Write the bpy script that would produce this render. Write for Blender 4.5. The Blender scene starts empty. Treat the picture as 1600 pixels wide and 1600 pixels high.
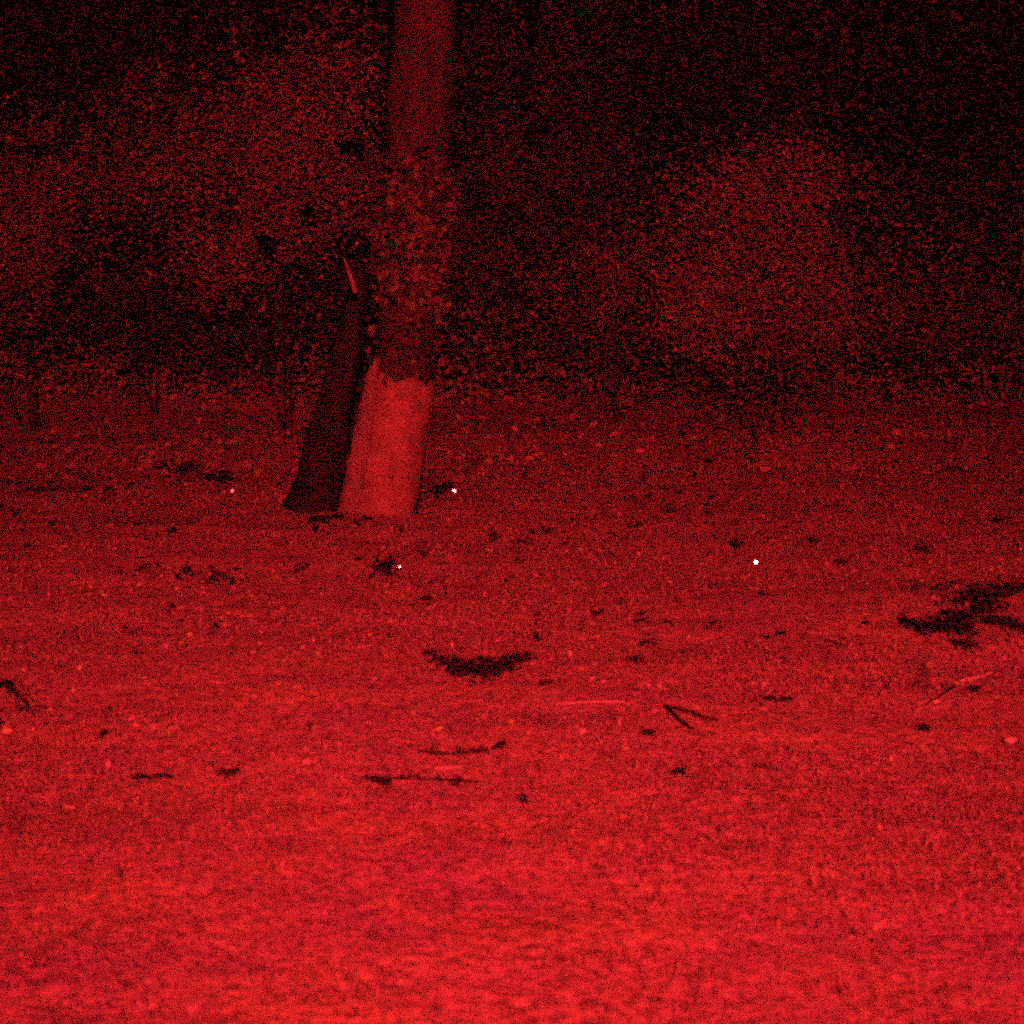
import bpy, math, random
import numpy as np
from mathutils import Vector, Matrix, Quaternion

random.seed(7)
rng = np.random.default_rng(11)
S = bpy.context.scene
COL = S.collection

# ------------------------------------------------------------------ camera
F = 3608.0                      # focal length in pixels of the 1600 px photograph
CAM_H = 1.7
PITCH = math.atan(360 / F)      # horizon 360 px above the middle
cam_d = bpy.data.cameras.new("camera")
cam_d.sensor_width = 36
cam_d.lens = 36 * F / 1600
cam_d.clip_start = 0.05
cam_d.clip_end = 2000
cam = bpy.data.objects.new("camera", cam_d)
cam.location = (0, 0, CAM_H)
cam.rotation_euler = (math.pi / 2 - PITCH, 0, 0)
cam_d.dof.use_dof = True         # small soft lens focused far out, as the near floor is blurred
cam_d.dof.focus_distance = 120
cam_d.dof.aperture_fstop = 6.3
COL.objects.link(cam)
S.camera = cam

# ------------------------------------------------------------------ night sky
RED = (1.0, 0.028, 0.036)       # the single red tone of the night-vision light
world = bpy.data.worlds.new("World")
S.world = world
world.use_nodes = True
wn = world.node_tree
for n in list(wn.nodes):
    wn.nodes.remove(n)
sky = wn.nodes.new("ShaderNodeTexSky")
sky.sky_type = 'NISHITA'
sky.sun_disc = False
sky.sun_elevation = math.radians(1.0)
sky.sun_rotation = math.radians(120)
mul = wn.nodes.new("ShaderNodeMix")
mul.data_type = 'RGBA'
mul.blend_type = 'MULTIPLY'
mul.inputs[0].default_value = 1.0
mul.inputs[7].default_value = (1.0, 0.015, 0.02, 1)
bg = wn.nodes.new("ShaderNodeBackground")
bg.inputs[1].default_value = 0.00006
wo = wn.nodes.new("ShaderNodeOutputWorld")
wn.links.new(sky.outputs[0], mul.inputs[6])
wn.links.new(mul.outputs[2], bg.inputs[0])
wn.links.new(bg.outputs[0], wo.inputs[0])

# ------------------------------------------------------------------ the hunter's red illuminator, raised behind the eyepiece
spot_d = bpy.data.lights.new("illuminator", 'SPOT')
spot_d.energy = 3100
spot_d.color = RED
spot_d.spot_size = math.radians(39.5)
spot_d.spot_blend = 1.0
spot_d.shadow_soft_size = 0.12
spot = bpy.data.objects.new("illuminator", spot_d)
spot.location = (0.65, -8.0, 3.4)
COL.objects.link(spot)
aim = Vector((-0.3, 24, 2.5)) - spot.location
spot.rotation_euler = aim.to_track_quat('-Z', 'Y').to_euler()

S.view_settings.view_transform = 'Standard'
S.view_settings.look = 'None'
S.view_settings.exposure = 5.4
S.view_settings.gamma = 1
S.view_settings.use_curve_mapping = False
# a night picture is grainy: leave the sampling noise in
S.cycles.use_denoising = False
S.cycles.use_adaptive_sampling = False
S.cycles.light_sampling_threshold = 0.2   # few photons per pixel: shot noise, strongest in the dark
S.cycles.max_bounces = 3
S.cycles.use_light_tree = False
S.cycles.filter_width = 2.4


# ------------------------------------------------------------------ helpers
def ray(px, py):
    v = Vector(((px - 800) / F, 1.0, -(py - 800) / F))
    c, s = math.cos(PITCH), math.sin(PITCH)
    return Vector((v.x, v.y * c + v.z * s, -v.y * s + v.z * c))


def at(px, py, Y):
    """point of the place seen at a pixel of the photograph, Y metres ahead"""
    r = ray(px, py)
    return Vector((0, 0, CAM_H)) + r * (Y / r.y)


def _hash(ix, iy, seed):
    h = (ix.astype(np.int64) * 374761393 + iy.astype(np.int64) * 668265263 + seed * 982451653) & 0xffffffff
    h = ((h ^ (h >> 13)) * 1274126177) & 0xffffffff
    return ((h ^ (h >> 16)) & 0xffff) / 65535.0


def vnoise(x, y, seed=0):
    ix = np.floor(x); iy = np.floor(y)
    fx = x - ix; fy = y - iy
    fx = fx * fx * (3 - 2 * fx); fy = fy * fy * (3 - 2 * fy)
    ix = ix.astype(np.int64); iy = iy.astype(np.int64)
    a = _hash(ix, iy, seed); b = _hash(ix + 1, iy, seed)
    c = _hash(ix, iy + 1, seed); d = _hash(ix + 1, iy + 1, seed)
    return (a * (1 - fx) + b * fx) * (1 - fy) + (c * (1 - fx) + d * fx) * fy - 0.5


def ground_z(x, y):
    x = np.asarray(x, float); y = np.asarray(y, float)
    z = 0.08 * vnoise(x * 0.35, y * 0.22, 1) + 0.03 * vnoise(x * 0.8, y * 0.9, 2)
    z += 0.012 * vnoise(x * 1.3, y * 2.2, 3) + 0.008 * vnoise(x * 3.1, y * 4.0, 4)
    z += 0.004 * vnoise(x * 11, y * 13, 5) + 0.002 * vnoise(x * 27, y * 29, 6)
    far = np.clip(y - 21, 0, None)
    z += far * 0.028 + np.clip(y - 55, 0, None) * 0.06
    z += np.clip((y - 21) / 12, 0, 1) * 0.35 * vnoise(x * 0.3, y * 0.16, 9)
    return z


def gz(x, y):
    return float(ground_z(x, y))


def on_ground(px, py):
    r = ray(px, py)
    t = CAM_H / max(-r.z, 1e-3)
    for _ in range(25):
        p = Vector((0, 0, CAM_H)) + r * t
        t = (CAM_H - gz(p.x, p.y)) / max(-r.z, 1e-3)
        t = min(t, 80)
    return Vector((0, 0, CAM_H)) + r * t


def mat(name, lo, hi, scale=6, detail=12, rough=0.9, contrast=(0.3, 0.7), gloss=0.85, bump=0.0, tint=False, stretch=None, patch=False):
    m = bpy.data.materials.new(name)
    m.use_nodes = True
    nt = m.node_tree
    b = nt.nodes["Principled BSDF"]
    b.inputs["Roughness"].default_value = gloss
    b.inputs["Specular IOR Level"].default_value = 0.15
    tc = nt.nodes.new("ShaderNodeTexCoord")
    src = tc.outputs["Object"]
    if stretch:
        mp = nt.nodes.new("ShaderNodeMapping")
        mp.inputs["Scale"].default_value = stretch
        nt.links.new(src, mp.inputs[0]); src = mp.outputs[0]
    nz = nt.nodes.new("ShaderNodeTexNoise")
    nz.inputs["Scale"].default_value = scale
    nz.inputs["Detail"].default_value = detail
    nz.inputs["Roughness"].default_value = rough
    nt.links.new(src, nz.inputs["Vector"])
    r = nt.nodes.new("ShaderNodeValToRGB")
    r.color_ramp.elements[0].position = contrast[0]
    r.color_ramp.elements[1].position = contrast[1]
    r.color_ramp.elements[0].color = (*lo, 1)
    r.color_ramp.elements[1].color = (*hi, 1)
    nt.links.new(nz.outputs[0], r.inputs[0])
    out = r.outputs[0]
    if tint:
        at_ = nt.nodes.new("ShaderNodeAttribute")
        at_.attribute_name = "tint"
        mx = nt.nodes.new("ShaderNodeMix")
        mx.data_type = 'RGBA'; mx.blend_type = 'MULTIPLY'
        mx.inputs[0].default_value = 1
        nt.links.new(out, mx.inputs[6]); nt.links.new(at_.outputs["Color"], mx.inputs[7])
        out = mx.outputs[2]
    if patch:      # broad patches of rustier and greyer soil
        n2 = nt.nodes.new("ShaderNodeTexNoise")
        n2.inputs["Scale"].default_value = 1.3
        n2.inputs["Detail"].default_value = 6
        n2.inputs["Roughness"].default_value = 0.75
        nt.links.new(tc.outputs["Object"], n2.inputs["Vector"])
        r2 = nt.nodes.new("ShaderNodeValToRGB")
        r2.color_ramp.elements[0].position = 0.36
        r2.color_ramp.elements[1].position = 0.64
        r2.color_ramp.elements[0].color = (0.80, 0.60, 1.0, 1)
        r2.color_ramp.elements[1].color = (1.0, 0.95, 0.72, 1)
        nt.links.new(n2.outputs[0], r2.inputs[0])
        m2 = nt.nodes.new("ShaderNodeMix")
        m2.data_type = 'RGBA'; m2.blend_type = 'MULTIPLY'
        m2.inputs[0].default_value = 1
        nt.links.new(out, m2.inputs[6]); nt.links.new(r2.outputs[0], m2.inputs[7])
        out = m2.outputs[2]
    nt.links.new(out, b.inputs["Base Color"])
    if bump:
        bp = nt.nodes.new("ShaderNodeBump")
        bp.inputs["Strength"].default_value = bump
        bp.inputs["Distance"].default_value = 0.02
        nt.links.new(nz.outputs[0], bp.inputs["Height"])
        nt.links.new(bp.outputs[0], b.inputs["Normal"])
    return m


M_SOIL = mat("soil", (0.06, 0.054, 0.045), (0.52, 0.46, 0.40), 26, 5, 0.8, (0.36, 0.66), bump=0.2, patch=True)
M_LITTER = mat("dry_litter", (0.09, 0.08, 0.065), (0.34, 0.30, 0.26), 14, 12, 1.0, (0.4, 0.6), tint=True)
M_BARK = mat("bark", (0.002, 0.0018, 0.0016), (0.036, 0.031, 0.027), 4, 14, 1.0, (0.42, 0.6), bump=0.8, stretch=(1, 1, 0.3))
M_PALE = mat("pale_bark", (0.020, 0.015, 0.012), (0.125, 0.095, 0.075), 5, 14, 1.0, (0.4, 0.6), bump=0.35)
M_DARKBAND = mat("near_black", (0.001, 0.001, 0.001), (0.014, 0.012, 0.010), 7, 10, 0.9, (0.35, 0.75), bump=0.6)
M_LEAF = mat("leaf", (0.06, 0.066, 0.05), (0.155, 0.165, 0.125), 7, 12, 1.0, (0.4, 0.6), tint=True)
M_MIDBARK = mat("rough_bark", (0.02, 0.017, 0.015), (0.10, 0.088, 0.076), 9, 12, 1.0, (0.4, 0.6), bump=0.6)
M_BLACK = mat("rotten_wood", (0.002, 0.002, 0.002), (0.014, 0.012, 0.010), 20, 8, 0.9, (0.3, 0.8), gloss=0.9)
M_STRAW = mat("straw", (0.13, 0.12, 0.10), (0.25, 0.23, 0.20), 30, 6, 0.8)

M_GLINT = bpy.data.materials.new("glint")
M_GLINT.use_nodes = True
_b = M_GLINT.node_tree.nodes["Principled BSDF"]
_b.inputs["Base Color"].default_value = (0.97, 0.97, 0.97, 1)
_b.inputs["Metallic"].default_value = 1
_b.inputs["Roughness"].default_value = 0.24


def tag(o, label=None, cat=None, group=None, kind=None):
    if label: o["label"] = label
    if cat: o["category"] = cat
    if group: o["group"] = group
    if kind: o["kind"] = kind
    return o


def link(name, me, m=None, parent=None):
    if m: me.materials.append(m)
    o = bpy.data.objects.new(name, me)
    COL.objects.link(o)
    if parent: o.parent = parent
    return o


def empty(name, loc):
    o = bpy.data.objects.new(name, None)
    o.location = loc
    o.empty_display_size = 0.2
    COL.objects.link(o)
    return o


def mesh_np(name, V, Fc, smooth=False):
    """V (n,3), Fc (m,k) with equal k"""
    me = bpy.data.meshes.new(name)
    V = np.ascontiguousarray(V, np.float32); Fc = np.ascontiguousarray(Fc, np.int32)
    me.vertices.add(len(V)); me.vertices.foreach_set("co", V.ravel())
    m, k = Fc.shape
    me.loops.add(m * k); me.loops.foreach_set("vertex_index", Fc.ravel())
    me.polygons.add(m)
    me.polygons.foreach_set("loop_start", np.arange(0, m * k, k, dtype=np.int32))
    me.polygons.foreach_set("loop_total", np.full(m, k, np.int32))
    me.update(calc_edges=True)
    if smooth:
        me.polygons.foreach_set("use_smooth", np.ones(m, bool))
    return me


def rand_unit(n):
    v = rng.normal(size=(n, 3))
    return v / np.linalg.norm(v, axis=1)[:, None]


def leaf_mesh(name, P, L, W, N=None, D=None, tint=(0.5, 1.0), curl=0.25):
    """one bent leaf (two quads folded across the middle) at every row of P"""
    n = len(P)
    L = np.broadcast_to(L, n)[:, None]; W = np.broadcast_to(W, n)[:, None]
    if D is None: D = rand_unit(n)
    if N is None: N = rand_unit(n)
    B = np.cross(N, D); B /= np.linalg.norm(B, axis=1)[:, None] + 1e-9
    N2 = np.cross(D, B)
    c = curl * L * rng.uniform(-1, 1, (n, 1))
    V = np.empty((n, 6, 3))
    V[:, 0] = P - D * L / 2
    V[:, 1] = P + B * W / 2 - D * L * 0.08 + N2 * c
    V[:, 2] = P + D * L / 2
    V[:, 3] = P - B * W / 2 - D * L * 0.08 + N2 * c
    V[:, 4] = P + B * W * 0.36 + D * L * 0.27 + N2 * c * 0.7
    V[:, 5] = P - B * W * 0.36 + D * L * 0.27 + N2 * c * 0.7
    base = (np.arange(n) * 6)[:, None]
    q1 = base + np.array([0, 1, 4, 5]); q2 = base + np.array([0, 5, 3, 3])
    tri = np.concatenate([base + np.array(t) for t in ([0, 1, 3], [1, 4, 3], [4, 5, 3], [4, 2, 5])])
    me = mesh_np(name, V.reshape(-1, 3), tri)
    a = me.color_attributes.new("tint", 'FLOAT_COLOR', 'POINT')
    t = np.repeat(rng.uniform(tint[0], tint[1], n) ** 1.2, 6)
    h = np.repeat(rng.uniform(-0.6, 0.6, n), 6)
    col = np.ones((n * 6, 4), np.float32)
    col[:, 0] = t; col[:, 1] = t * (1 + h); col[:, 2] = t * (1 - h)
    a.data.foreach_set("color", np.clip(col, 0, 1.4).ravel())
    return me


def tube_np(path, radii, seg=8, wob=0.0, seed=0):
    """tube along 3-D points with per-point radius; returns V, F"""
    path = np.asarray(path, float); n = len(path)
    T = np.gradient(path, axis=0); T /= np.linalg.norm(T, axis=1)[:, None] + 1e-9
    up = np.array([0.13, 0.21, 1.0]) if abs(T[n // 2][2]) < 0.9 else np.array([1.0, 0.1, 0.05])
    A = np.cross(T, up); A /= np.linalg.norm(A, axis=1)[:, None]
    B = np.cross(T, A)
    r_ = np.random.default_rng(seed)
    ph = r_.uniform(0, 6.28, 5)
    V = []
    for i in range(n):
        for k in range(seg):
            t = 2 * math.pi * k / seg
            w = 1 + wob * (math.sin(3 * t + ph[0] + i * .15) * .5 + math.sin(5 * t + ph[1] - i * .1) * .35 + math.sin(2 * t + ph[2] + i * .5) * .25 + r_.normal() * .18)
            rr = radii[i] * w
            V.append(path[i] + rr * (math.cos(t) * A[i] + math.sin(t) * B[i]))
    Fc = []
    for i in range(n - 1):
        for k in range(seg):
            a = i * seg + k; b = i * seg + (k + 1) % seg
            Fc.append((a, b, b + seg, a + seg))
    V.append(path[0]); V.append(path[-1])
    c0 = len(V) - 2; c1 = len(V) - 1
    for k in range(seg):
        Fc.append(((k + 1) % seg, k, c0, c0))
        Fc.append(((n - 1) * seg + k, (n - 1) * seg + (k + 1) % seg, c1, c1))
    return V, Fc


def tubes(name, specs, m, parent=None, smooth=True, origin=(0, 0, 0)):
    VV, FF = [], []
    o = np.array(origin)
    for i, (path, radii, seg, wob) in enumerate(specs):
        V, Fc = tube_np(path, radii, seg, wob, seed=i * 7 + len(path))
        off = len(VV)
        VV += [tuple(np.array(v) - o) for v in V]
        FF += [tuple(off + q for q in (f if f[2] != f[3] else f[:3])) for f in Fc]
    me = bpy.data.meshes.new(name)
    me.from_pydata(VV, [], FF); me.update()
    if smooth:
        me.polygons.foreach_set("use_smooth", np.ones(len(me.polygons), bool))
    return link(name, me, m, parent)


# ------------------------------------------------------------------ the ground: one sheet, fine near, coarse far
na, nd = 420, 900
d = 2.5 * (90 / 2.5) ** np.linspace(0, 1, nd)
d = np.concatenate([[-12, -3, 0.5], d, [130, 220, 450]])
u = np.linspace(-1, 1, na)
wid = np.maximum(np.abs(d), 3) * 0.36 + 2.5
X = u[None, :] * wid[:, None]
X = X * np.where(np.abs(u)[None, :] > 0.985, 12, 1)
Y = np.repeat(d[:, None], na, 1)
Z = ground_z(X, Y)
V = np.stack([X, Y, Z], -1).reshape(-1, 3)
ii = (np.arange(len(d) - 1)[:, None] * na + np.arange(na - 1)[None, :]).ravel()
Fc = np.stack([ii, ii + 1, ii + na + 1, ii + na], 1)
g = link("ground", mesh_np("ground", V, Fc, True), M_SOIL)
tag(g, kind="structure")

# fallen leaves and short dead grass, uncountable
def scatter(n, y0, y1, extra=1.6, power=1.0):
    t = rng.uniform(0, 1, n)
    y = (y0 ** (2 * power) + t * (y1 ** (2 * power) - y0 ** (2 * power))) ** (1 / (2 * power))
    x = rng.uniform(-1, 1, n) * (y * 0.235 + extra)
    return x, y

P, L, W, D, N = [], [], [], [], []
for n, y0, y1, l0, l1 in ((110000, 3.6, 9, .004, .014), (80000, 8, 22, .010, .035), (40000, 20, 60, .04, .13)):
    x, y = scatter(n, y0, y1)
    keep = (vnoise(x * 1.1, y * 1.6, 21) + 0.5 * vnoise(x * 4, y * 5, 22) + rng.uniform(-.35, .35, n)) > -0.12
    x, y = x[keep], y[keep]; k = len(x)
    P.append(np.stack([x, y, ground_z(x, y) + rng.uniform(0.002, 0.02, k)], 1))
    l = rng.uniform(l0, l1, k); L.append(l); W.append(l * rng.uniform(.25, .7, k))
    dd = rand_unit(k); dd[:, 2] *= 0.25; dd /= np.linalg.norm(dd, axis=1)[:, None]; D.append(dd)
    nn = rand_unit(k) * 0.7; nn[:, 2] += 1.0; nn[:, 1] -= 0.3; N.append(nn / np.linalg.norm(nn, axis=1)[:, None])
me = leaf_mesh("leaf_litter", np.concatenate(P), np.concatenate(L), np.concatenate(W), np.concatenate(N), np.concatenate(D), (0.2, 0.8))
tag(link("leaf_litter", me, M_LITTER), "dry leaf litter strewn over the whole forest floor", "litter", kind="stuff")

P, L, W, D, N = [], [], [], [], []
for n, y0, y1, l0, l1 in ((50000, 3.6, 12, .012, .04), (50000, 10, 24, .02, .055), (36000, 20, 50, .04, .11)):
    x, y = scatter(n, y0, y1)
    keep = (vnoise(x * 0.7, y * 0.8, 31) + 0.6 * vnoise(x * 3, y * 3, 32) + rng.uniform(-.3, .3, n)) > 0.02
    x, y = x[keep], y[keep]; k = len(x)
    l = rng.uniform(l0, l1, k)
    P.append(np.stack([x, y, ground_z(x, y) + l * 0.4], 1)); L.append(l); W.append(np.maximum(l * .08, 0.002 + y * 0.00012))
    dd = rand_unit(k) * 0.55; dd[:, 2] = 0.8; D.append(dd / np.linalg.norm(dd, axis=1)[:, None])
    nn = rand_unit(k) * 0.8; nn[:, 1] -= 0.8; N.append(nn / np.linalg.norm(nn, axis=1)[:, None])
me = leaf_mesh("grass", np.concatenate(P), np.concatenate(L), np.concatenate(W), np.concatenate(N), np.concatenate(D), (0.1, 0.85), curl=.12)
tag(link("grass", me, M_LITTER), "thin short grass growing between the dead leaves", "grass", kind="stuff")


# ------------------------------------------------------------------ the big tree
def path_px(pts, Y0):
    """photo pixels of a stem standing Y0 metres away -> 3-D path + radii (width in px)"""
    out, rad = [], []
    for (px, py, w, *dy) in pts:
        Yp = Y0 + (dy[0] if dy else 0)
        p = at(px, py, Yp)
        out.append((p.x, p.y, p.z)); rad.append(w * Yp / F / 2)
    return np.array(out), rad


def densify(path, rad, n):
    t = np.linspace(0, 1, len(path)); s = np.linspace(0, 1, n)
    # smooth resample by repeated chaikin-like averaging of a linear resample
    q = np.stack([np.interp(s, t, path[:, k]) for k in range(3)], 1); r = np.interp(s, t, rad)
    for _ in range(3):
        q[1:-1] = (q[:-2] + 2 * q[1:-1] + q[2:]) / 4; r[1:-1] = (r[:-2] + 2 * r[1:-1] + r[2:]) / 4
    return q, list(r)


base = on_ground(588, 800)
TY = base.y
tree = empty("tree", (base.x, base.y, gz(base.x, base.y)))
tag(tree, "leaning tree trunk with pale lower bark and a dark band on its left", "tree")
TO = tuple(tree.location)

def tpart(name, pts, n, seg, wob, m):
    p, r = densify(*path_px(pts, TY), n)
    return tubes(name, [(p, r, seg, wob)], m, tree, origin=TO)

tpart("trunk", [(590, 835, 128), (600, 780, 112), (617, 690, 104), (630, 600, 100), (636, 520, 96), (640, 430, 96), (648, 320, 98), (655, 220, 100), (660, 120, 98), (665, 20, 96), (672, -160, 90), (682, -420, 84), (700, -800, 70)], 70, 22, .07, M_BARK)
tpart("pale_bark", [(586, 822, 132, -.01), (594, 785, 121, -.01), (612, 700, 113, -.01), (624, 640, 110, -.01), (630, 590, 106, -.01)], 30, 22, .05, M_PALE)
_pb = [o for o in tree.children if o.name.startswith("pale_bark")][0].data
for r_ in range(26, 30):          # the pale part ends raggedly
    for k_ in range(22):
        _pb.vertices[r_ * 22 + k_].co.z += (r_ - 25) / 4 * (.022 * math.sin(k_ * 1.7) + .02 * math.sin(k_ * 4.3) + random.uniform(-.02, .02))
tpart("dark_band", [(486, 800, 92, .1), (494, 770, 84, .1), (508, 700, 68, .1), (522, 630, 56, .12), (540, 560, 46, .2), (552, 500, 40, .3), (560, 450, 28, .4), (562, 410, 10, .5)], 50, 14, .2, M_DARKBAND)  # near-black tapering tube filling the dark band beside the trunk
tpart("root_flare", [(548, 806, 46, -.18), (556, 760, 40, -.18), (566, 690, 34, -.18), (578, 620, 28, -.16), (588, 560, 18, -.1)], 20, 12, .12, M_MIDBARK)
# dark leaves added to dim the middle of the trunk
n = 1500
tz = rng.uniform(0, 1, n)
ip, ir = densify(*path_px([(632, 590, 104), (640, 430, 98), (648, 300, 98), (652, 240, 90)], TY), 40)
k = np.clip(((.5 + (rng.normal(0, .2, n))).clip(0, 1) * 39).astype(int), 0, 39); an = rng.uniform(math.pi, 2 * math.pi, n)
Pn = ip[k] + np.stack([np.cos(an), np.sin(an), 0 * an], 1) * (np.array(ir)[k] * 1.06 + rng.uniform(0, .05, n))[:, None] + np.stack([0 * an, 0 * an, rng.uniform(-.04, .04, n)], 1)
nn = np.stack([np.cos(an), np.sin(an), .4 + 0 * an], 1) + rand_unit(n) * .7; nn /= np.linalg.norm(nn, axis=1)[:, None]
tag(link("dimming_leaves", leaf_mesh("dimming_leaves", Pn - np.array(TO), rng.uniform(.04, .08, n), .045, nn, None, (.0, .5)), M_LEAF, tree), kind="stuff")
# limbs above the frame and the small broken twig left of the trunk
tpart("branch", [(662, -200, 40), (760, -300, 30, .4), (900, -420, 20, .8), (1050, -520, 8, 1)], 14, 8, .06, M_BARK)
tpart("branch", [(672, -350, 38), (560, -460, 28, -.4), (430, -560, 16, -.6), (330, -700, 6, -.8)], 14, 8, .06, M_BARK)
tw = tpart("twig", [(537, 402, 3, -.5), (543, 418, 4, -.5), (549, 436, 7, -.5), (556, 458, 9, -.5)], 8, 6, .1, M_PALE)
tw["label"] = "pale broken twig sticking out left of the trunk"

# crown far above the frame
cn = 5000
c0 = at(690, -800, TY)
dirs = rand_unit(cn) * (rng.uniform(0.2, 1, cn) ** .5)[:, None] * np.array([3.2, 3.2, 1.6])
Pc = dirs + np.array([c0.x, c0.y, c0.z + .8])
me = leaf_mesh("crown", Pc - np.array(TO), rng.uniform(.05, .11, cn), .04)
tag(link("crown", me, M_LEAF, tree), kind="stuff")


# ------------------------------------------------------------------ background trees and shrubs
def thin_tree(px, py_foot, Y, w, lean, label):
    p = at(px, py_foot, Y); z0 = gz(p.x, p.y)
    o = empty("tree", (p.x, p.y, z0)); tag(o, label, "tree")
    h = 8.5
    path = np.array([(lean * t * h + .12 * math.sin(t * 7 + px), .05 * math.sin(t * 5), t * h - .15) for t in np.linspace(0, 1, 16)])
    tubes("trunk", [(path, list(np.linspace(w, w * .5, 16)), 8, .08)], M_BARK, o)
    for k in range(3):
        s = path[9 + 2 * k]
        a = px + k * 2.1
        q = np.array([s + np.array([math.cos(a) * t, math.sin(a) * t, .6 * t]) for t in np.linspace(0, 1.5, 5)])
        tubes("branch", [(q, [w * .4, w * .3, w * .22, w * .15, w * .06], 6, .05)], M_BARK, o)
    n = 2500
    Pq = rand_unit(n) * (rng.uniform(.2, 1, n) ** .5)[:, None] * np.array([1.8, 1.8, 1.5]) + path[-1] + np.array([0, 0, .2])
    tag(link("crown", leaf_mesh("crown", Pq, rng.uniform(.06, .12, n), .05), M_LEAF, o), kind="stuff")
    return o

thin_tree(838, 540, 37, .10, .0, "thin trunk rising at the top edge, just right of the big leaning trunk")


def shrub(px, py, Y, rx, rz, n, label, lo=.3, hi=1., ls=(.02, .06), lobes=12):
    """loose leafy shrub: its middle shows at (px, py), radii in photo pixels"""
    n = int(n * 2.1)
    c = at(px, py, Y); z0 = gz(c.x, Y)
    o = empty("shrub", (c.x, Y, z0)); tag(o, label, "shrub")
    s = Y / F
    RX, RZ = rx * s, rz * s
    cz = c.z - z0
    LC = np.stack([rng.normal(0, .5, lobes) * RX, rng.uniform(-.5, .5, lobes) * RX * .7, cz + rng.normal(0, .5, lobes) * RZ], 1)
    specs = []
    for q in LC[:4]:
        st = np.array([rng.uniform(-.15, .15) * RX, 0, -.1])
        mid = (st + q) / 2 + np.array([rng.uniform(-.1, .1), 0, rng.uniform(0, .15)])
        P_ = np.array([st, (st * .6 + mid * .4), mid, (mid + q) / 2, q])
        specs.append((P_, [.009, .008, .007, .005, .003], 6, .05))
    for sp in specs:
        tubes("stem", [sp], M_BARK, o)
    w = rng.integers(0, lobes, n)
    sz = rng.uniform(.22, .55, lobes)
    Pn = LC[w] + rng.normal(0, 1.0, (n, 3)) * (sz[w][:, None]) * np.array([RX, RX * .7, RZ])
    Pn = Pn[Pn[:, 2] > 0.02]
    # gaps
    kk = vnoise(Pn[:, 0] * 2.6 + Pn[:, 1], Pn[:, 2] * 3.0, int(px) % 97) + .5 * vnoise(Pn[:, 0] * 7, Pn[:, 2] * 7 + Pn[:, 1] * 3, 5)
    Pn = Pn[kk > -.22]
    k = len(Pn)
    l = rng.uniform(ls[0], ls[1], k)
    nn = rand_unit(k); nn[:, 1] -= .5; nn /= np.linalg.norm(nn, axis=1)[:, None]
    me = leaf_mesh("foliage", Pn, l, l * rng.uniform(.4, .7, k), nn, None, (lo * .6, hi * .9))
    tag(link("foliage", me, M_LEAF, o), kind="stuff")
    return o

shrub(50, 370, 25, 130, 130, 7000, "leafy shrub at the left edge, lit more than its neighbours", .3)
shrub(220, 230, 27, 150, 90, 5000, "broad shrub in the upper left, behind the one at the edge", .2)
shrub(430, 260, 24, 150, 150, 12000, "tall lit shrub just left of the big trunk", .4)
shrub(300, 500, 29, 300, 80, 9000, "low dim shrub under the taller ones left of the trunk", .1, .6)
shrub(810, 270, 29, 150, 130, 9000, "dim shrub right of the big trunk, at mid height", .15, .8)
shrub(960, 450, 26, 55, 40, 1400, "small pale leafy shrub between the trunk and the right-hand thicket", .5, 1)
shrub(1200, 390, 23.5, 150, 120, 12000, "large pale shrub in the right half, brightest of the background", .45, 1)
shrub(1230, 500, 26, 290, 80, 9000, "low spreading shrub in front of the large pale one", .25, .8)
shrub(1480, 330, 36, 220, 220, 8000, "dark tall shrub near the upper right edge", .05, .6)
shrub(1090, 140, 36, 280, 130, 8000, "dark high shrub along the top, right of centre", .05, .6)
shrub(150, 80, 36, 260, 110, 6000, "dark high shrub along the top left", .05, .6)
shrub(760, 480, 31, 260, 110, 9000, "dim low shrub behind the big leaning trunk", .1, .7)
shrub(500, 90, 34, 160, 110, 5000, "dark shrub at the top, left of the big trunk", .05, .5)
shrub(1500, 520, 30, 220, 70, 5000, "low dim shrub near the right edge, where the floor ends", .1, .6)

# low tangle between the shrubs
n = 75000
yy = rng.uniform(28, 45, n); xx = rng.uniform(-1, 1, n) * (yy * .26 + 2)
zz = ground_z(xx, yy) + rng.uniform(0, 1, n) ** 1.5 * (3.0 + 2.2 * vnoise(xx * .5, yy * .3, 51)) * np.clip((yy - 27) / 8, .04, 1)
me = leaf_mesh("low_undergrowth", np.stack([xx, yy, zz], 1), rng.uniform(.05, .12, n), .05, tint=(.5, 1.0))
tag(link("undergrowth", me, M_LEAF), "low tangled undergrowth filling the gaps between the shrubs", "undergrowth", kind="stuff")

# distant undergrowth that reads as one dark mass
n = 90000
yy = rng.uniform(44, 62, n); xx = rng.uniform(-1, 1, n) * (yy * .26 + 3)
zz = ground_z(xx, yy) + rng.uniform(0, 1, n) ** 1.1 * (10 + 5 * vnoise(xx * .3, yy * .1, 41))
me = leaf_mesh("undergrowth", np.stack([xx, yy, zz], 1), rng.uniform(.08, .2, n), .08, tint=(.4, 1.))
tag(link("undergrowth", me, M_LEAF), "dark undergrowth far behind the shrubs", "undergrowth", kind="stuff")


# ------------------------------------------------------------------ dark brushwood, twigs and glinting specks on the floor
def ground_path(pts):
    out = []
    for p in pts:
        q = on_ground(p[0], p[1]); out.append((q.x, q.y, q.z))
    return np.array(out)


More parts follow.
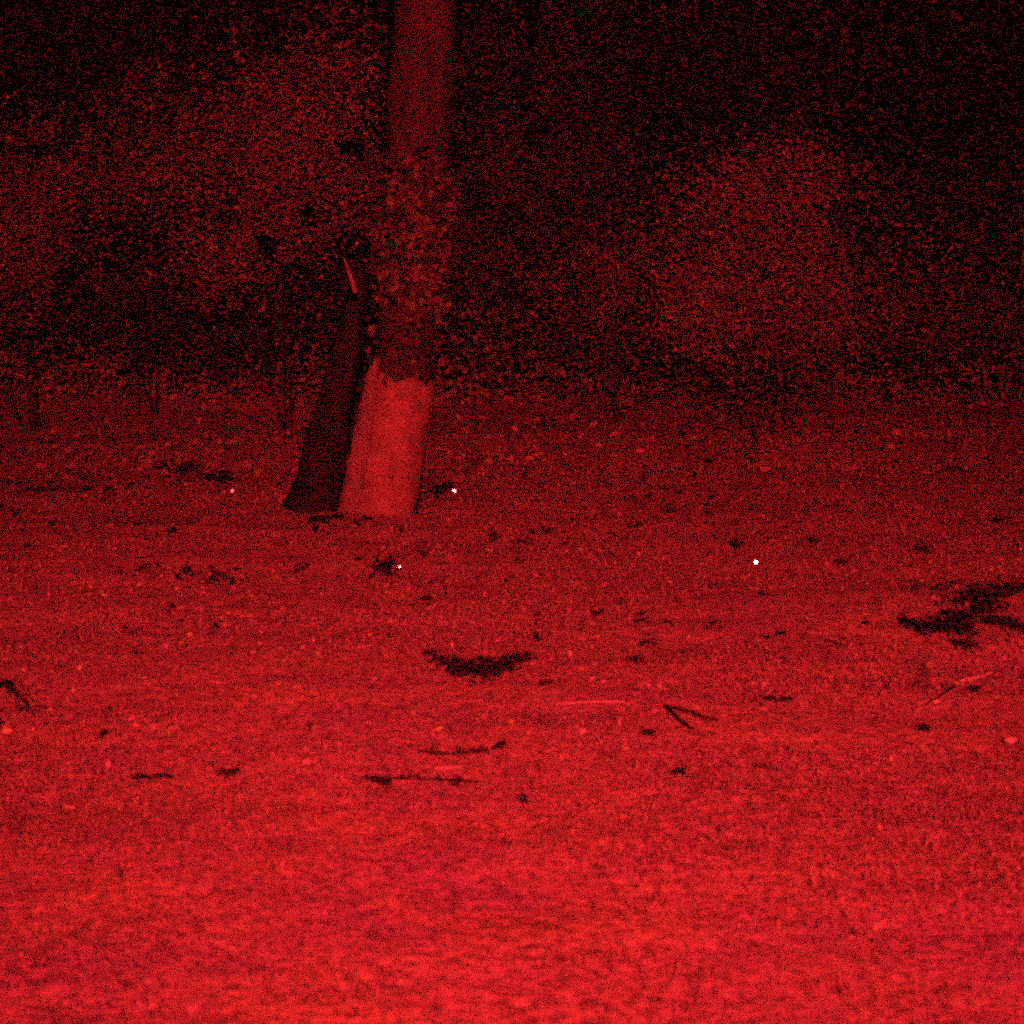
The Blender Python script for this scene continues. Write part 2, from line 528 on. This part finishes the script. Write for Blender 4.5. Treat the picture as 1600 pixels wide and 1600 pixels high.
def brush(name, pts, dens, label, cat, group=None, tall=.1, tw=.8):
    """ragged dark pile along photo points (px, py, half height px)"""
    gp = ground_path(pts)
    o = empty(name, tuple(gp[len(gp) // 2])); tag(o, label, cat, group)
    O = np.array(o.location)
    s = gp[:, 1] / F
    # main twigs lying along the line
    nseg = max(6, len(pts) * 3)
    q, r = densify(gp + np.array([0, 0, .015]), [p[2] * si * .22 for p, si in zip(pts, s)], nseg)
    r = [max(.004, min(x, .035)) for x in r]; r[0] *= .4; r[-1] *= .4
    tubes("stem", [(q, r, 7, .2)], M_BLACK, o, origin=tuple(O))
    hw = np.array([p[2] for p in pts]) * s
    side = []
    for k in range(int(3 + len(pts) * 2)):
        i = random.randrange(1, nseg - 1)
        a = random.uniform(0, 6.28); ln = random.uniform(.5, 1.6) * float(np.interp(i / nseg, np.linspace(0, 1, len(hw)), hw)) * 1.5
        p0 = q[i]; p1 = p0 + np.array([math.cos(a) * ln, math.sin(a) * ln * 2, random.uniform(0, .6) * ln])
        tubes("twig", [(np.array([p0, (p0 + p1) / 2 + np.array([0, 0, .01]), p1]), [.006, .004, .002], 5, 0)], M_BLACK, o, origin=tuple(O))
    # dark leaves and rot around it: photo-plane height becomes depth over the ground plus a little height
    n = int(dens * len(pts))
    t = rng.uniform(0, 1, n)
    tt = np.linspace(0, 1, len(pts))
    cx = np.stack([np.interp(t, tt, gp[:, k]) for k in range(3)], 1)
    h = np.interp(t, tt, hw)
    Yd = cx[:, 1]
    off = rng.normal(0, .5, n)
    cx[:, 0] += rng.normal(0, .4 if name == "fallen_branch" else .7, n) * h
    cx[:, 1] += off * h * Yd / CAM_H * .8
    cx[:, 2] = ground_z(cx[:, 0], cx[:, 1]) + rng.uniform(.0, 1, n) * np.minimum(h * .9, tall) + .012
    l = rng.uniform(.35, .95, n) * np.maximum(h, .02) * tw
    dd = rand_unit(n); dd[:, 2] *= .4; dd /= np.linalg.norm(dd, axis=1)[:, None]
    nn = rand_unit(n) * .6; nn[:, 2] += .8; nn[:, 1] -= .4; nn /= np.linalg.norm(nn, axis=1)[:, None]
    me = leaf_mesh("dead_leaves", cx - O, l, l * rng.uniform(.35, .75, n), nn, dd, (.3, 1))
    tag(link("dead_leaves", me, M_BLACK, o), kind="stuff")
    return o

brush("brushwood", [(668, 1026, 9), (690, 1038, 11), (712, 1050, 16), (735, 1060, 20), (765, 1058, 20), (790, 1048, 16), (812, 1036, 11), (828, 1026, 6)], 70,
      "dark crescent of rotting brushwood lying in the middle of the floor", "brushwood")
fb = brush("fallen_branch", [(1412, 976, 12), (1432, 988, 14), (1456, 986, 11), (1478, 992, 19), (1502, 988, 19), (1520, 965, 24), (1545, 942, 20), (1572, 930, 12), (1600, 922, 11), (1650, 915, 12)], 80,
           "long black fallen branch running off the right edge", "branch")
brush("fallen_branch", [(1532, 975, 10), (1560, 978, 9), (1582, 982, 13), (1610, 992, 14), (1650, 1000, 12)], 60,
      "shorter black branch below the long one at the right edge", "branch")
brush("brushwood", [(1490, 1008, 8), (1505, 1014, 10), (1530, 1015, 7)], 40, "small dark scrap of brushwood under the long black branch", "brushwood")
brush("brushwood", [(-10, 1072, 8), (15, 1080, 9), (30, 1092, 9), (48, 1112, 8)], 45, "dark brushwood slanting in at the left edge", "brushwood")

G_DARK = "small dark clumps on the floor"
for pts, lab in (
    ([(592, 888, 8), (601, 896, 12), (606, 904, 8)], "dark clump left of the white speck below the trunk foot"),
    ([(605, 884, 5), (614, 886, 4)], "narrow dark clump right against the speck below the trunk foot"),
    ([(680, 774, 7), (686, 772, 7)], "dark clump at the right foot of the trunk"),
    ([(692, 764, 5), (700, 762, 5)], "thin dark clump touching the white speck right of the trunk"),
    ([(640, 780, 8), (650, 776, 9)], "dark clump against the trunk's right edge at its foot"),
    ([(478, 818, 5), (498, 817, 8), (512, 820, 4)], "flat dark clump under the dark band"),
    ([(283, 742, 9), (294, 738, 10)], "dark clump in the row left of the dark band, biggest of the row"),
    ([(345, 745, 7), (353, 757, 8)], "dark clump just left of the faint pink speck"),
    ([(250, 735, 8), (262, 728, 6)], "leftmost clump of the row left of the dark band"),
    ([(318, 748, 5), (330, 750, 6)], "low clump between two bigger ones left of the pink speck"),
    ([(1146, 854, 6), (1158, 856, 6)], "dark clump above and left of the right-hand white speck"),
    ([(1265, 845, 4), (1276, 852, 6)], "dark clump to the right of the right-hand white speck"),
    ([(1306, 884, 4), (1322, 882, 5)], "flat dark clump between the right-hand speck and the long branch"),
    ([(1482, 738, 4), (1505, 737, 6)], "dark clump highest up on the right side of the floor"),
    ([(1545, 818, 5), (1565, 818, 5)], "dark clump above the long black branch by the right edge"),
    ([(1438, 866, 5), (1444, 858, 6)], "upright dark clump above the tip of the long branch"),
    ([(342, 1214, 6), (356, 1217, 5), (368, 1213, 5)], "dark clump low on the left of the floor, blackest there"),
    ([(772, 1176, 5), (790, 1168, 5)], "dark clump below the big dark crescent"),
    ([(843, 1074, 4), (862, 1073, 4)], "short dark dash right of the crescent's lower side"),
    ([(579, 1226, 3), (600, 1230, 6), (607, 1233, 5)], "dark clump in the streak below the pale straws"),
    ([(565, 1222, 3), (600, 1224, 3), (640, 1222, 3), (690, 1225, 3), (750, 1228, 2)], "long thin dark streak of litter beneath the pale level straw"),
    ([(655, 1180, 3), (690, 1184, 3), (735, 1182, 3), (765, 1178, 3)], "thin dark streak just below the short bent pale straw"),
    ([(205, 1222, 3), (235, 1222, 4), (268, 1220, 3)], "thin dark streak low on the left, left of the blackest clump"),
    ([(1195, 1096, 3), (1215, 1100, 4), (1240, 1098, 3)], "thin dark streak right of the forked dark twig"),
    ([(710, 1232, 5), (718, 1228, 4)], "dark clump at the right end of the streak below the pale straws"),
    ([(1005, 1152, 3), (1018, 1151, 5)], "dark clump left of the bent dark twig"),
    ([(1055, 1216, 4), (1070, 1213, 4)], "dark clump below the bent dark twig"),
    ([(985, 1034, 5), (1005, 1038, 6)], "dark clump right of the crescent, level with it"),
    ([(1440, 1145, 5), (1448, 1143, 5)], "dark clump below the long black branch"),
    ([(1520, 1084, 5), (1532, 1080, 5)], "dark clump under the pale leaf on the right"),
    ([(930, 965, 4), (938, 962, 6)], "round dark clump in the middle distance, right of centre"),
    ([(660, 938, 4), (672, 940, 5)], "dark clump below and right of the middle white speck"),
    ([(815, 1250, 4), (820, 1262, 5)], "lowest dark clump near the middle"),
    ([(155, 1160, 4), (165, 1148, 3)], "dark clump right of the left-edge brushwood"),
    ([(35, 770, 4), (60, 768, 6), (120, 764, 5), (140, 770, 6)], "long flat dark streak of litter at the left edge"),
    ([(265, 836, 5), (275, 833, 5)], "lone dark clump below the row on the left"),
):
    brush("dark_clump", [(a, b, c * (1.35 if b < 900 else .95)) for a, b, c in pts], 40, lab, "clump", G_DARK, tall=.08, tw=.8)

# crumbs of dark rot and holes between the litter, uncountable, in loose flat drifts
n = 90000
y = rng.uniform(7.5, 24, n); x = rng.uniform(-1, 1, n) * (y * .235 + 1.5)
k = (.45 * vnoise(x * 1.6, y * .9, 61) + .9 * vnoise(x * 9, y * 3.5, 62) + .55 * vnoise(x * 17, y * 7, 64) + .2 * vnoise(x * .5, y * .5, 63)) > .51
x, y = x[k], y[k]; k = len(x)
l = rng.uniform(.008, .05, k) * (y / 14)
dd = rand_unit(k); dd[:, 2] *= .15; dd[:, 0] *= 1.8; dd /= np.linalg.norm(dd, axis=1)[:, None]
nn = rand_unit(k) * .5; nn[:, 2] += .9; nn[:, 1] -= .4; nn /= np.linalg.norm(nn, axis=1)[:, None]
me = leaf_mesh("rotten_litter", np.stack([x, y, ground_z(x, y) + rng.uniform(.015, .05, k)], 1), l, l * .6, nn, dd, (.3, 1))
tag(link("rotten_litter", me, M_BLACK), "dark rotten scraps drifted in flat streaks over the floor", "litter", kind="stuff")
print("crumbs", k)

# the bent dark twig: two arms from one point
gp = ground_path([(1042, 1112)])[0]
o = empty("dark_twig", tuple(gp)); tag(o, "forked dark twig opening to the right, in front of the pale straw", "twig")
for arm in ([(1040, 1110, 5), (1052, 1122, 6), (1064, 1135, 6), (1082, 1146, 4)], [(1042, 1112, 4), (1062, 1113, 5), (1080, 1119, 4), (1100, 1128, 3), (1122, 1132, 4)]):
    q = ground_path(arm) + np.array([0, 0, .018])
    rr = [a[2] * y / F * .55 for a, y in zip(arm, q[:, 1])]
    q, rr = densify(q, rr, 12)
    tubes("twig", [(q, rr, 6, .15)], M_BLACK, o, origin=tuple(gp))

# pale straws and leaves
def straw(pts, label):
    q = ground_path(pts) + np.array([0, 0, .03])
    c = q[len(q) // 2].copy()
    rr = [a[2] * y / F * .5 for a, y in zip(pts, q[:, 1])]
    q, rr = densify(q, rr, 10)
    ob = tubes("straw", [(q - c, rr, 6, .1)], M_STRAW)
    ob.location = tuple(c)
    tag(ob, label, "straw", "pale straws on the floor")

straw([(868, 1112, 2), (900, 1109, 3), (930, 1108, 3), (975, 1108, 2)], "long thin pale straw lying level, left of the forked dark twig")
straw([(1500, 1074, 3), (1530, 1068, 6), (1552, 1060, 6)], "thick pale stalk slanting up below the long black branch")
straw([(1452, 1112, 2), (1475, 1098, 3), (1500, 1082, 3)], "slim pale stalk slanting, left of the thick one")
straw([(680, 1155, 2), (688, 1163, 4), (694, 1160, 2)], "short bent pale straw below the dark crescent")
straw([(672, 1150, 3), (678, 1153, 3)], "tiny pale straw end next to the bent one")
straw([(680, 1213, 2), (705, 1213, 3), (722, 1211, 2)], "short pale straw lying level above the lower dark streak")
straw([(183, 1370, 2), (187, 1390, 3), (190, 1398, 2)], "faint upright pale straw low on the left")
straw([(1098, 1316, 2), (1112, 1324, 4), (1122, 1330, 2)], "short pale straw low, right of centre")
straw([(100, 1274, 3), (118, 1276, 4)], "short pale straw near the lower left")
straw([(790, 1325, 2), (800, 1340, 3)], "short pale straw low in the middle")
for px, py, w, lab in ((1579, 1168, 22, "pale leaf at the right edge below the black branches"), (1462, 1108, 16, "pale crumpled leaf under the slanting stalks"),
                       (12, 1155, 20, "pale leaf at the left edge below the brushwood")):
    p = on_ground(px, py); s = p.y / F * w
    me = leaf_mesh("pale_leaf", np.zeros((1, 3)), s, s * .45, np.array([[0, -.75, .66]]), np.array([[.97, .1, .1]]))
    ob = link("pale_leaf", me, M_STRAW); ob.location = (p.x, p.y, p.z + .03)
    tag(ob, lab, "leaf", "pale leaves on the floor")

# glinting specks: added metal chips, face angled to bounce the lamp into the camera
def speck(px, py, size, m, label):
    size *= .42
    p = on_ground(px, py + size * .4)
    s = size * p.y / F / 2
    z = p.z + s * .6 + .012
    c = Vector((p.x, p.y, z))
    hv = ((Vector(cam.location) - c).normalized() + (Vector(spot.location) - c).normalized()).normalized()
    me = bpy.data.meshes.new("speck")
    k = 7
    ang = [2 * math.pi * i / k + random.uniform(-.25, .25) for i in range(k)]
    rad = [s * random.uniform(.8, 1.15) for _ in ang]
    Vv = [(r * math.cos(a), r * math.sin(a), s * .3) for r, a in zip(rad, ang)]
    Vv += [(r * 1.1 * math.cos(a), r * 1.1 * math.sin(a), -s * .3) for r, a in zip(rad, ang)] + [(0, 0, -s * .8)]
    Fv = [tuple(range(k))] + [(i, k + i, k + (i + 1) % k, (i + 1) % k) for i in range(k)] + [(k + (i + 1) % k, k + i, 2 * k) for i in range(k)]
    me.from_pydata(Vv, [], Fv); me.update()
    ob = link("glint_chip", me, m)
    ob.location = c
    ob.rotation_euler = hv.to_track_quat('Z', 'Y').to_euler()
    tag(ob, label, "glint_chip", "bright glinting specks on the floor")

M_GLINT2 = M_GLINT.copy(); M_GLINT2.name = "dull_glint"
M_GLINT2.node_tree.nodes["Principled BSDF"].inputs["Roughness"].default_value = 0.42
speck(710, 769, 9, M_GLINT, "white glinting speck right of the trunk's foot")
speck(624, 890, 9, M_GLINT, "white glinting speck directly below the trunk, beside a dark clump")
speck(1181, 881, 10, M_GLINT, "largest white glinting speck, alone in the right half")
speck(363, 769, 6, M_GLINT2, "faint pink glinting speck, far left of the trunk")
speck(609, 890, 3, M_GLINT2, "tiny dull speck inside the dark clump below the trunk")
